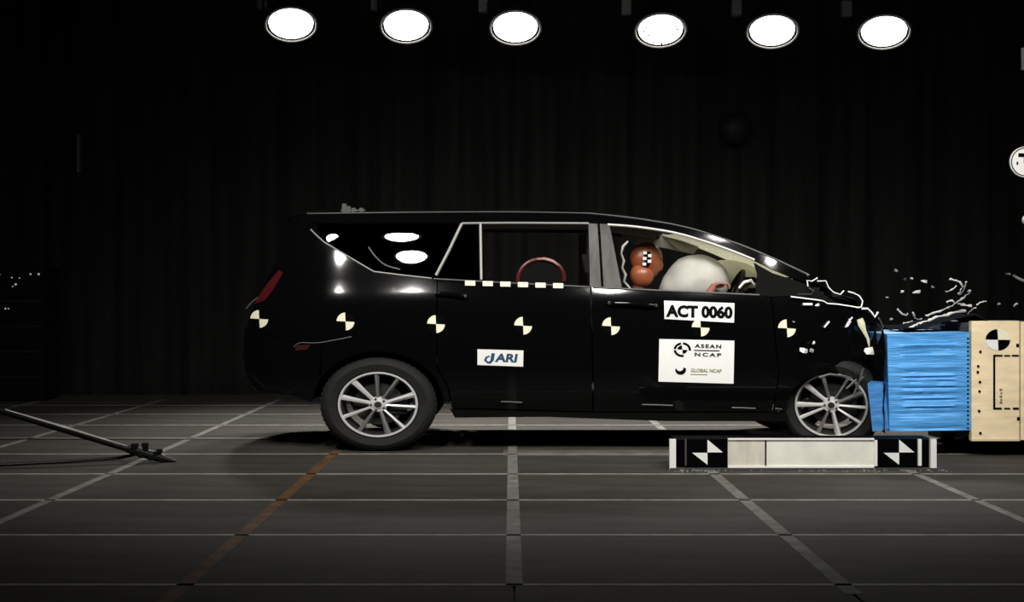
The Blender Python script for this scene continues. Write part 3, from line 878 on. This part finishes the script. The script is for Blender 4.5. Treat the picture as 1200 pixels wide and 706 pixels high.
V = [(hx - 0.14, .47, .80), (hx - 0.17, .47, .95), (hx - 0.13, .47, 1.05), (hx - 0.07, .47, 1.13), (hx - 0.04, .47, 1.22),
     (hx - 0.12, .27, 1.05), (hx + 0.06, .24, 0.86), (hx + 0.28, .34, 0.95), (hx + 0.34, .36, 0.97),
     (hx - 0.12, .67, 1.05), (hx + 0.06, .70, 0.86), (hx + 0.28, .60, 0.95), (hx + 0.34, .58, 0.97),
     (hx - 0.10, .37, .78), (hx + 0.30, .36, .82), (hx + 0.48, .36, .50), (hx + 0.58, .36, .48),
     (hx - 0.10, .57, .78), (hx + 0.30, .58, .82), (hx + 0.48, .58, .50), (hx + 0.58, .58, .48)]
E = [(0, 1), (1, 2), (2, 3), (3, 4), (2, 5), (5, 6), (6, 7), (7, 8), (2, 9), (9, 10), (10, 11), (11, 12), (0, 13), (13, 14), (14, 15), (15, 16), (0, 17), (17, 18), (18, 19), (19, 20)]
Rr = [.13, .13, .12, .06, .055, .06, .045, .035, .03, .06, .045, .035, .03, .085, .065, .045, .035, .085, .065, .045, .035]
skin_body('body', V, E, Rr, SUIT, dum, DL)
bm = bmesh.new()
MH = Matrix.Translation(hd - DL) @ Matrix.Rotation(math.radians(14), 4, 'Y')
def hfn(d, p):
    q = p.copy()
    if d.z < 0:                       # narrower jaw set forward
        q.y *= 1 - 0.25 * (-d.z); q.x += 0.02 * (-d.z)
    if abs(d.y) < 0.22 and d.x > 0.9 and -0.35 < d.z < 0.1: q.x += 0.010     # nose
    if d.x > 0.8 and 0.05 < d.z < 0.3 and 0.15 < abs(d.y) < 0.5: q.x -= 0.012  # eye sockets
    if d.x > 0.75 and -0.62 < d.z < -0.45: q.x -= 0.008                        # mouth
    return q
sphere(bm, (0, 0, 0), (0.125, 0.088, 0.135), 36, 28, hfn)
for s in (-1, 1): sphere(bm, (-0.015, s * 0.088, -0.02), (0.018, 0.008, 0.03), 10, 8)
bm.transform(MH)
head = bmobj('head', bm, SKIN_D, dum, smooth=True, angle=80)
bm = bmesh.new()
jl = P(752, 323, 0.45) - DL
sphere(bm, jl, (0.092, 0.076, 0.092), 24, 16, lambda d, p: p * (1 + 0.06 * noise.noise(d * 4)))
bmobj('neck_skin', bm, mat('dummy_neck_vinyl', (0.30, 0.085, 0.034), 0.35, vary=0.2), dum, smooth=True, angle=80)
# checkered target on the head
for i in range(5):
    for j in range(2):
        px_, py_ = 755.5 + j * 4.2 + (1.5 if i % 2 else 0) - (i - 2) * 0.2, 296.5 + i * 3.3
        mq = WHITE if (i + j) % 2 == 0 else BLACKF
        c = P(px_, py_, 0.375) - DL
        bm = bmesh.new(); box(bm, c.x - 0.013, c.x + 0.013, c.y - 0.004, c.y + 0.03, c.z - 0.0105, c.z + 0.0105)
        o = bmobj('target_square', bm, mq, smooth=False); o.parent = head
hand = P(842, 334.5, 0.17) - DL
bm = bmesh.new()
sphere(bm, hand, (0.045, 0.022, 0.022), 14, 10)
for k in range(4):
    tube(bm, [hand + Vector((0.02, -0.018 + 0.012 * k, 0.008)), hand + Vector((0.065 - 0.004 * abs(k - 1.5), -0.018 + 0.012 * k, 0.012)), hand + Vector((0.085 - 0.006 * abs(k - 1.5), -0.018 + 0.012 * k, -0.008)), hand + Vector((0.075, -0.018 + 0.012 * k, -0.025))], [0.0085, 0.008, 0.0075, 0.006], 8)
tube(bm, [hand + Vector((-0.02, -0.02, 0.0)), hand + Vector((0.0, -0.035, 0.012)), hand + Vector((0.03, -0.04, 0.014))], [0.01, 0.009, 0.007], 8)
tube(bm, [hand + Vector((-0.03, 0, 0)), hand + Vector((-0.09, 0.02, -0.10))], [0.024, 0.032], 10)
bmobj('hand', bm, mat('dummy_hand_vinyl', (0.35, 0.14, 0.10), 0.5), dum, smooth=True, angle=70)

REDS = mat('child_seat_red', (0.075, 0.008, 0.009), 0.35, 0, 0.5)
SHELL = mat('child_seat_shell', (0.004, 0.004, 0.004), 0.8, 0, 0.1)
cs = empty('child_seat', (wx(634, .5), 0.55, 0.72), 'dark child seat with a red rim seen through the rear door window', 'child seat')
CL = cs.location.copy()
arc = [(607, 330), (608, 322), (613, 313), (621, 307), (632, 304), (644, 305), (654, 311), (660, 320), (661, 330)]
ap = [P(x, y, 0.45) - CL for x, y in catmull(arc, 3)]
bmobj('rim', (lambda b: (tube(b, ap, 0.017, 8), b)[1])(bmesh.new()), REDS, cs)
bm = bmesh.new()
fr_ = [bm.verts.new(p) for p in ap] + [bm.verts.new(P(661, 420, 0.45) - CL), bm.verts.new(P(607, 420, 0.45) - CL)]
f_ = bm.faces.new(fr_)
r_ = bmesh.ops.extrude_face_region(bm, geom=[f_])
for g in r_['geom']:
    if isinstance(g, bmesh.types.BMVert): g.co.y += 0.30
bmobj('shell', bm, SHELL, cs, smooth=False)
bm = bmesh.new(); tube(bm, [P(x, y, 0.435) - CL for x, y in ((629, 304), (638, 303.5), (648, 306.5), (654, 311))], [0.006, 0.012, 0.012, 0.005], 8)
bmobj('rim_highlight', bm, mat('child_seat_highlight', (0.40, 0.24, 0.20), 0.3), cs)  # highlight on the red rim, put in as a pale tube
bm = bmesh.new(); c = P(634, 440, 0.6) - CL
box(bm, c.x - 0.2, c.x + 0.25, -0.15, 0.2, 0.0, 0.12, None, 0.03)
bmobj('seat_base', bm, SEAT, cs)

# ================================================================== BARRIER
BY = -0.27
BLUE = mat('blue_honeycomb_foil', (0.085, 0.36, 0.82), 0.42, 0.1, 0.5, vary=0.28, vscale=6, stretch=(0.8, 1, 14), bump=0.5, bscale=9)
BLUE_D = mat('blue_bumper_foil', (0.06, 0.25, 0.60), 0.45, 0.1, 0.5, vary=0.25, vscale=7, stretch=(1, 1, 6), bump=0.4, bscale=14)
WOOD = mat('pale_plywood', (0.90, 0.74, 0.48), 0.6, 0, 0.3, vary=0.12, vscale=5, stretch=(1, 1, 4))
barr = empty('crash_barrier', (wx(1110, BY), 0.25, 0.0), 'deformable crash barrier of blue honeycomb bolted to a pale yellow board', 'barrier')
BL = barr.location.copy()
def B(o): o.parent = barr; o.location = o.location - BL; return o
def blockmesh(name, quad, y0, y1, m, rip, seed, nx=14, nz=48, skew=0.0):
    """quad: TL, TR, BR, BL in px on the near face"""
    bm = bmesh.new()
    q = [P(*p, y0) for p in quad]
    random.seed(seed)
    rip_z = [random.uniform(-1, 1) for _ in range(nz + 1)]
    def pt(u, v):
        a = q[0].lerp(q[1], u); b = q[3].lerp(q[2], u)
        return a.lerp(b, v)
    grid = {}
    for i in range(nx + 1):
        for j in range(nz + 1):
            p = pt(i / nx, j / nz)
            edge = min(i, nx - i, 3) / 3
            k = int(j)
            p.y += rip * rip_z[k] * edge + rip * 0.6 * noise.noise(Vector((p.x * 9, seed, p.z * 30))) * edge
            grid[i, j] = bm.verts.new(p)
    for i in range(nx):
        for j in range(nz): bm.faces.new((grid[i, j], grid[i, j + 1], grid[i + 1, j + 1], grid[i + 1, j]))
    bd = [e for e in bm.edges if e.is_boundary]
    r = bmesh.ops.extrude_edge_only(bm, edges=bd)
    nv = [g for g in r['geom'] if isinstance(g, bmesh.types.BMVert)]
    for v in nv: v.co.y = y1; v.co.x += skew
    bmesh.ops.holes_fill(bm, edges=[e for e in bm.edges if e.is_boundary], sides=0)
    return B(bmobj(name, bm, m, smooth=True, angle=50))
hb = blockmesh('honeycomb_block', [(1039.5, 391.5), (1136, 389.5), (1137.5, 504.5), (1042.5, 505.5)], BY, 0.70, BLUE, 0.008, 5)
be = blockmesh('bumper_element', [(1016.5, 449.5), (1036.5, 447.5), (1042, 503.5), (1022.5, 506)], BY + 0.015, BY + 0.45, BLUE_D, 0.005, 8, 6, 20, skew=0.16)
def bpart(name, px0, px1, py0, py1, Y, th, m, par=None):
    o = boxobj(name, wx(px0, Y), wx(px1, Y), Y, Y + th, wz(py1, Y), wz(py0, Y), m)
    if par is None: return B(o)
    o.parent = par
    return o
wb = bpart('mounting_board', 1138.5, 1194.5, 376.5, 517, BY - 0.02, 0.05, WOOD)
wb2 = bpart('mounting_board', 1196, 1262, 377.5, 516, BY - 0.02, 0.05, WOOD)
bpart('board_lip', 1138.5, 1195, 514.5, 517.3, BY - 0.026, 0.01, mat('pale_lip', (0.75, 0.62, 0.42), 0.6), wb)
bpart('backing_block', 1140, 1262, 379, 515, BY + 0.035, 1.2, mat('barrier_concrete', (0.12, 0.12, 0.115), 0.85, vary=0.2))
B(boxobj('barrier_foot', wx(1150, 0), wx(1262, 0), BY + 0.3, 1.2, 0.0, wz(515, BY + 0.035), DARK))
def disc_poly(name, pts, Y, m, par):
    bm = bmesh.new()
    f = bm.faces.new([bm.verts.new(P(x, y, Y)) for x, y in pts])
    r = bmesh.ops.extrude_face_region(bm, geom=[f])
    for g in r['geom']:
        if isinstance(g, bmesh.types.BMVert): g.co.y += 0.002
    o = bmobj(name, bm, m, smooth=False); o.parent = par
    return o
YB = BY - 0.0235
tc_ = (1169.5, 398.5)
for a0, m in ((90, BLACKF), (180, WHITE), (270, BLACKF), (0, CREAM)):
    disc_poly('target_quadrant', [tc_] + ell(tc_[0], tc_[1], 14.5, 12.5, a0 + (3 if m is BLACKF else 0), a0 + (87 if m is BLACKF else 90), 8), YB, m, wb)
for x0, x1, y0, y1 in ((1164, 1166.4, 416, 480), (1164, 1175, 416, 418), (1177, 1184, 416.3, 418), (1186, 1194, 416, 418), (1164, 1174, 478, 480.2), (1177, 1184, 478.3, 480), (1187, 1194, 478, 480.4)):
    bpart('frame_mark', x0, x1, y0, y1, YB, 0.003, BLACKF, wb)
for x, y in ((1149, 412.5), (1146.5, 429.5), (1146, 436.5), (1148.5, 448), (1148, 459), (1147.5, 482), (1149, 508)):
    p = P(x, y, YB)
    bm = bmesh.new(); lathe(bm, [(0, -0.004), (0.008, -0.004), (0.010, 0.002), (0, 0.002)], 8, 'Y', M=Matrix.Translation(p))
    o = bmobj('bolt', bm, BLACKF); o.parent = wb
for x, y in ((1193, 405), (1194, 491)):
    bpart('edge_clip', x - 2, x + 1.2, y - 2, y + 2, YB, 0.004, BLACKF, wb)
for k, y in enumerate((456, 460, 464, 468, 471)):
    bpart('stencil_mark', 1171.5 + (k % 2), 1174.5, y, y + 2.2, YB, 0.002, mat('faded_ink', (0.20, 0.16, 0.10), 0.8), wb)
for k in range(22):
    y = 396 + k * 5
    bpart('edge_stitch', 1133.5, 1135.5, y, y + 1.8, BY - 0.004, 0.006, BLACKF, hb)
B(tubeobj('towing_eye', [P(x, y, BY + 0.1) for x, y in ((1120, 513), (1126, 513), (1131, 509), (1132, 504))], 0.012, SATIN_D))

# ================================================================== REFERENCE BOX ON THE FLOOR
RY = -0.97
rbx = empty('reference_box', (wx(940, RY), RY, 0), 'long low white-fronted reference box with two black target squares on the floor', 'marker box')
RL = rbx.location.copy()
def rpart(name, px0, px1, py0, py1, Y, th, m, par=None):
    o = boxobj(name, wx(px0, RY), wx(px1, RY), Y, Y + th, max(0.002, wz(py1, RY)), wz(py0, RY), m)
    if par is None:
        o.parent = rbx; o.location = -RL
    else: o.parent = par
    return o
BOARD = mat('reference_white_board', (0.80, 0.79, 0.70), 0.6, vary=0.10, vscale=6)
BOARD_D = mat('reference_aged_board', (0.66, 0.63, 0.54), 0.65, vary=0.14, vscale=8, stretch=(2, 1, .5))
rpart('core', 792, 1096, 516, 551, RY + 0.02, 0.26, BLACKF)
rpart('white_board', 898, 1027, 514.5, 548, RY + 0.004, 0.02, BOARD)
rpart('aged_board', 853, 897.3, 514.5, 548, RY + 0.004, 0.02, BOARD_D)
for a in ((853, 1028, 546.5, 550.5), (1024.5, 1028, 514, 550), (853, 1028, 514, 516)):
    rpart('white_edging', *a, RY - 0.004, 0.02, WHITE)
rpart('panel_seam', 896.6, 898.2, 516, 546, RY, 0.01, BLACKF)
for (tx, x0, x1) in ((829, 804, 852.5), (1053.5, 1029, 1074)):
    t = rpart('target_square', x0, x1, 515, 549, RY, 0.02, BLACKF)
    for tri in (((tx, 515.5), (tx + 18, 530.5), (tx, 530.5)), ((tx, 531), (tx, 545), (tx - 18, 531))):
        bm = bmesh.new()
        f = bm.faces.new([bm.verts.new(Vector((wx(x, RY), RY - 0.003, wz(y, RY)))) for x, y in tri])
        r = bmesh.ops.extrude_face_region(bm, geom=[f])
        for g in r['geom']:
            if isinstance(g, bmesh.types.BMVert): g.co.y += 0.002
        o = bmobj('white_triangle', bm, WHITE, smooth=False); o.parent = t
rpart('end_post', 784.5, 792, 515, 550.5, RY - 0.01, 0.03, WHITE)
rpart('end_post', 1090, 1097, 515, 550.5, RY - 0.01, 0.03, WHITE)
rpart('thin_post', 1075.5, 1079.5, 515, 546, RY - 0.01, 0.02, WHITE)
rpart('thin_post', 802.5, 804.5, 515, 546, RY - 0.006, 0.02, SATIN_D)
rpart('plinth', 785, 1103, 548.5, 552, RY - 0.02, 0.06, SATIN_D)
DUST = mat('grey_dust', (0.24, 0.235, 0.22), 0.9)
bm = bmesh.new(); random.seed(12)
for k in range(110):
    q = random.random()
    px = random.choice([random.uniform(786, 860), random.uniform(1000, 1110), random.uniform(786, 1110)])
    x, y = wx(px, RY), RY - 0.03 - abs(random.gauss(0, 0.05))
    s = random.uniform(0.002, 0.008)
    M = Matrix.Translation((x, y, s * 0.5)) @ Matrix.Rotation(random.random() * 6, 4, 'Z')
    box(bm, -s, s, -s * 0.7, s * 0.7, -s * 0.5, s * 0.5, M)
tag(bmobj('floor_crumbs', bm, DUST, smooth=False), 'grey dust and crumbs strewn along the foot of the white reference box', 'debris', kind='stuff')

# ================================================================== POLE ON THE LEFT
PY = -0.58
POLEM = mat('black_pole', (0.005, 0.005, 0.005), 0.4, 0.0, 0.2)
pole = empty('boom_pole', (wx(203, PY), PY, 0), 'black boom pole slanting in from the left with a clamp at its lower end', 'pole')
PLc = pole.location.copy()
def pp(x, y, Y=PY): return P(x, y, Y) - PLc
bm = bmesh.new(); tube(bm, [pp(-60, 464), pp(3, 482.5), pp(155, 528)], 0.022, 12)
bmobj('tube', bm, POLEM, pole)
bm = bmesh.new(); tube(bm, [pp(6, 480.2, PY - 0.022), pp(80, 502.3, PY - 0.022), pp(148, 523, PY - 0.022)], [0.004, 0.009, 0.003], 6)
bmobj('pole_highlight', bm, mat('pole_highlight', (0.5, 0.49, 0.46), 0.4, vary=0.3, vscale=12), pole)  # highlight along the pole, put in as a pale streak
bm = bmesh.new(); tube(bm, [pp(150, 526), pp(162, 529.5), pp(186, 536), pp(194, 538.5), pp(206, 541.5)], [0.03, 0.034, 0.032, 0.02, 0.014], 10)
cl_ = bmobj('clamp', bm, PLASTIC, pole)
for (x, y, s) in ((158, 523, .022), (170, 522, .02), (171, 526, .016), (187, 529, .018), (166, 534, .02), (178, 537, .02), (190, 540, .016), (183, 532, .018)):
    c = pp(x, y, PY - 0.015)
    bm = bmesh.new(); box(bm, c.x - s, c.x + s, c.y - s, c.y + s, c.z - s * 0.8, c.z + s * 0.8, None, 0.004)
    o = bmobj('clamp_bolt', bm, PLASTIC); o.parent = cl_
cb = [(-80, 549, 0.012), (0, 545, 0.012), (40, 543, 0.014), (75, 541.5, 0.014), (110, 539, 0.016), (140, 537, 0.02), (158, 533, 0.05)]  # dark tube drawing the shadow of the boom pole on the floor
bm = bmesh.new()
cpts = []
for x, y, z in cb:
    Y = F * (H - z) / (y - CY) - D
    cpts.append((wx(x, Y), Y, z))
tube(bm, cpts, 0.011, 8)
shd = bmobj('pole_shadow', bm, POLEM)
tag(shd, 'painted shadow of the boom pole, a thin black line on the floor running left from its clamp', 'painted shadow')

# ================================================================== BACKGROUND BITS
TGY = -0.2
tgp = P(1201, 190, TGY)
tg_ = empty('round_target', (tgp.x, TGY, 0), 'round white target disc with black marks at the right edge of the picture', 'target')
TL_ = tg_.location.copy()
bm = bmesh.new(); lathe(bm, [(0, -0.01), (0.107, -0.01), (0.107, 0.01), (0, 0.01)], 40, 'Y', M=Matrix.Translation((0, 0, tgp.z)))
dk = bmobj('disc', bm, WHITE, tg_)
bm = bmesh.new(); lathe(bm, [(0.101, -0.012), (0.097, -0.013), (0.094, -0.012), (0.097, -0.011)], 40, 'Y', closed=True, M=Matrix.Translation((0, 0, tgp.z)))
bmobj('outer_ring', bm, BLACKF, dk)
for x0, x1, z0, z1 in ((-0.05, 0.05, 0.035, 0.06), (-0.012, 0.03, -0.01, 0.035), (-0.062, -0.052, -0.02, 0.0), (0.0, 0.07, -0.09, -0.06)):
    boxobj('black_mark', x0, x1, -0.014, -0.0105, tgp.z + z0, tgp.z + z1, BLACKF, dk)
boxobj('stand_post', 0.03, 0.09, 0.015, 0.06, wz(379, BY + 0.035) + 0.01, tgp.z + 1.0, STEEL_D, tg_)
boxobj('stand_foot', -0.02, 0.14, -0.02, 0.12, wz(379, BY + 0.035) + 0.001, wz(379, BY + 0.035) + 0.012, STEEL_D, tg_, bev=0.005)
bm = bmesh.new(); c = P(1199, 258, TGY); sphere(bm, (c.x - TL_.x + 0.01, 0, c.z), (0.02, 0.015, 0.03), 10, 8)
bmobj('clamp_knob', bm, SATIN, tg_)
boxobj('stand_label', wx(1197.5, TGY) - TL_.x, wx(1210, TGY) - TL_.x, 0.0, 0.014, wz(82, TGY), wz(56, TGY), SATIN_D, tg_)

# unlit dome on the wall, wall conduit, equipment rack
c = P(863, 150, BACK_Y - 0.25)
dm = empty('wall_dome', c, 'faint unlit round dome on the dark wall above the windscreen', 'lamp')
bm = bmesh.new(); lathe(bm, [(0, -0.06), (0.09, -0.05), (0.15, -0.02), (0.175, 0.02), (0.185, 0.10), (0, 0.10)], 32, 'Y')
bmobj('dome', bm, mat('dome_dark', (0.012, 0.012, 0.012), 0.5, 0, 0.1), dm)
bm = bmesh.new(); tube(bm, [(0, 0.1, 0), (0, 0.25, 0)], 0.05, 10); bmobj('mount', bm, STEEL_D, dm)
c0, c1 = P(92, 168, BACK_Y - 0.1), P(92, 202, BACK_Y - 0.1)
tag(boxobj('wall_conduit', c1.x - 0.014, c1.x + 0.014, c1.y - 0.02, c1.y + 0.15, c1.z, c0.z + 0.1, mat('conduit_grey', (0.10, 0.10, 0.09), 0.6), bev=0.004), 'short thin grey conduit high on the wall at the left', 'conduit')
EY = 4.6
ek = empty('equipment_rack', (wx(8, EY), EY, 0), 'dark equipment rack at the far left with small white indicator lights', 'equipment')
EL = ek.location.copy()
RACK = mat('rack_black', (0.005, 0.005, 0.005), 0.8, 0, 0.1)
boxobj('cabinet', wx(-60, EY) - EL.x, wx(52, EY) - EL.x, 0, 0.5, 0.02, wz(312, EY), RACK, ek, bev=0.01)
for k in range(4):
    z = 0.25 + k * 0.27
    boxobj('shelf_lip', wx(-58, EY) - EL.x, wx(50, EY) - EL.x, -0.02, 0.01, z, z + 0.02, STEEL_D, ek)
LED = mat('indicator_light', (0.5, 0.5, 0.5), 0.5, emit=(0.9, 0.95, 1), estr=0.28)
for x, y, s in ((36, 321.5, 2.4), (45.5, 321.5, 2.8), (14, 325.5, 2), (18.5, 333.5, 2.8), (15, 336, 1.6), (0, 322, 1.6), (6.5, 362, 2.2), (10, 362, 1.8), (23, 326, 1.6)):
    c = P(x, y, EY) - EL
    hs = s * 0.5 * (EY + D) / F
    bm = bmesh.new(); sphere(bm, (c.x, -0.004, c.z), (hs, 0.006, hs), 10, 6)
    bmobj('indicator', bm, LED, ek)

# ================================================================== FLYING DEBRIS
frag = [((140, 122), 0.014, 'small grey crash fragment flying highest above the blue barrier'), ((217, 190), 0.013, 'dim round fragment flying left of the brightest one above the barrier'),
        ((272, 185), 0.018, 'bright white fragment flying above the blue barrier, largest of the cluster'), ((375, 210), 0.016, 'pale elongated fragment flying right of the brightest one'),
        ((447, 255), 0.013, 'small pale fragment flying nearest to the torn metal strips'), ((195, 297), 0.015, 'pale fragment low at the left of the flying cluster'),
        ((310, 302), 0.018, 'pale bent fragment lowest in the flying cluster above the barrier'), ((65, 345), 0.012, 'dim fragment flying just ahead of the buckled hood'),
        ((100, 525), 0.015, 'grey fragment above the left top corner of the blue block'), ((1068, 150), 0.020, 'grey fragment flying above the yellow board near the right edge'),
        ((1140, 402), 0.018, 'white slanted sliver flying over the target on the yellow board'), ((990, 400), 0.012, 'dim green-grey fragment flying left of the white sliver')]
FR = mat('debris_pale', (0.5, 0.5, 0.49), 0.5, vary=0.3, vscale=30)
FR_D = mat('debris_grey', (0.20, 0.20, 0.19), 0.5, vary=0.3, vscale=30)
for k, ((x, y), s, lab) in enumerate(frag):
    random.seed(40 + k)
    c = Z1((x, y), 0.1 + 0.3 * random.random())
    bm = bmesh.new()
    el = 1.8 if k in (3, 6, 10) else 1.1
    M = Matrix.Rotation(math.radians(-45 if k == 10 else random.uniform(-30, 30)), 4, 'Y')
    vs_ = [bm.verts.new(M @ Vector((random.uniform(-1, 1) * s * el, random.uniform(-1, 1) * s, random.uniform(-1, 1) * s * (0.45 if k == 10 else 0.8)))) for _ in range(12)]
    bmesh.ops.convex_hull(bm, input=vs_)
    for v in [v for v in bm.verts if not v.link_faces]: bm.verts.remove(v)
    o = bmobj('crash_fragment', bm, FR if k in (2, 3, 5, 6, 10) else FR_D, smooth=False)
    o.location = c
    tag(o, lab, 'debris', 'fragments flying from the crash')
tb = tubeobj('bent_strip', [Z1(p, 0.3) for p in ((1110, 160), (1150, 185), (1195, 205), (1260, 210))], [0.008, 0.010, 0.010, 0.006], FR_D, None, 6, 0.5)
tag(tb, 'thin grey bent strip flying at the right edge above the yellow board', 'debris', 'fragments flying from the crash')
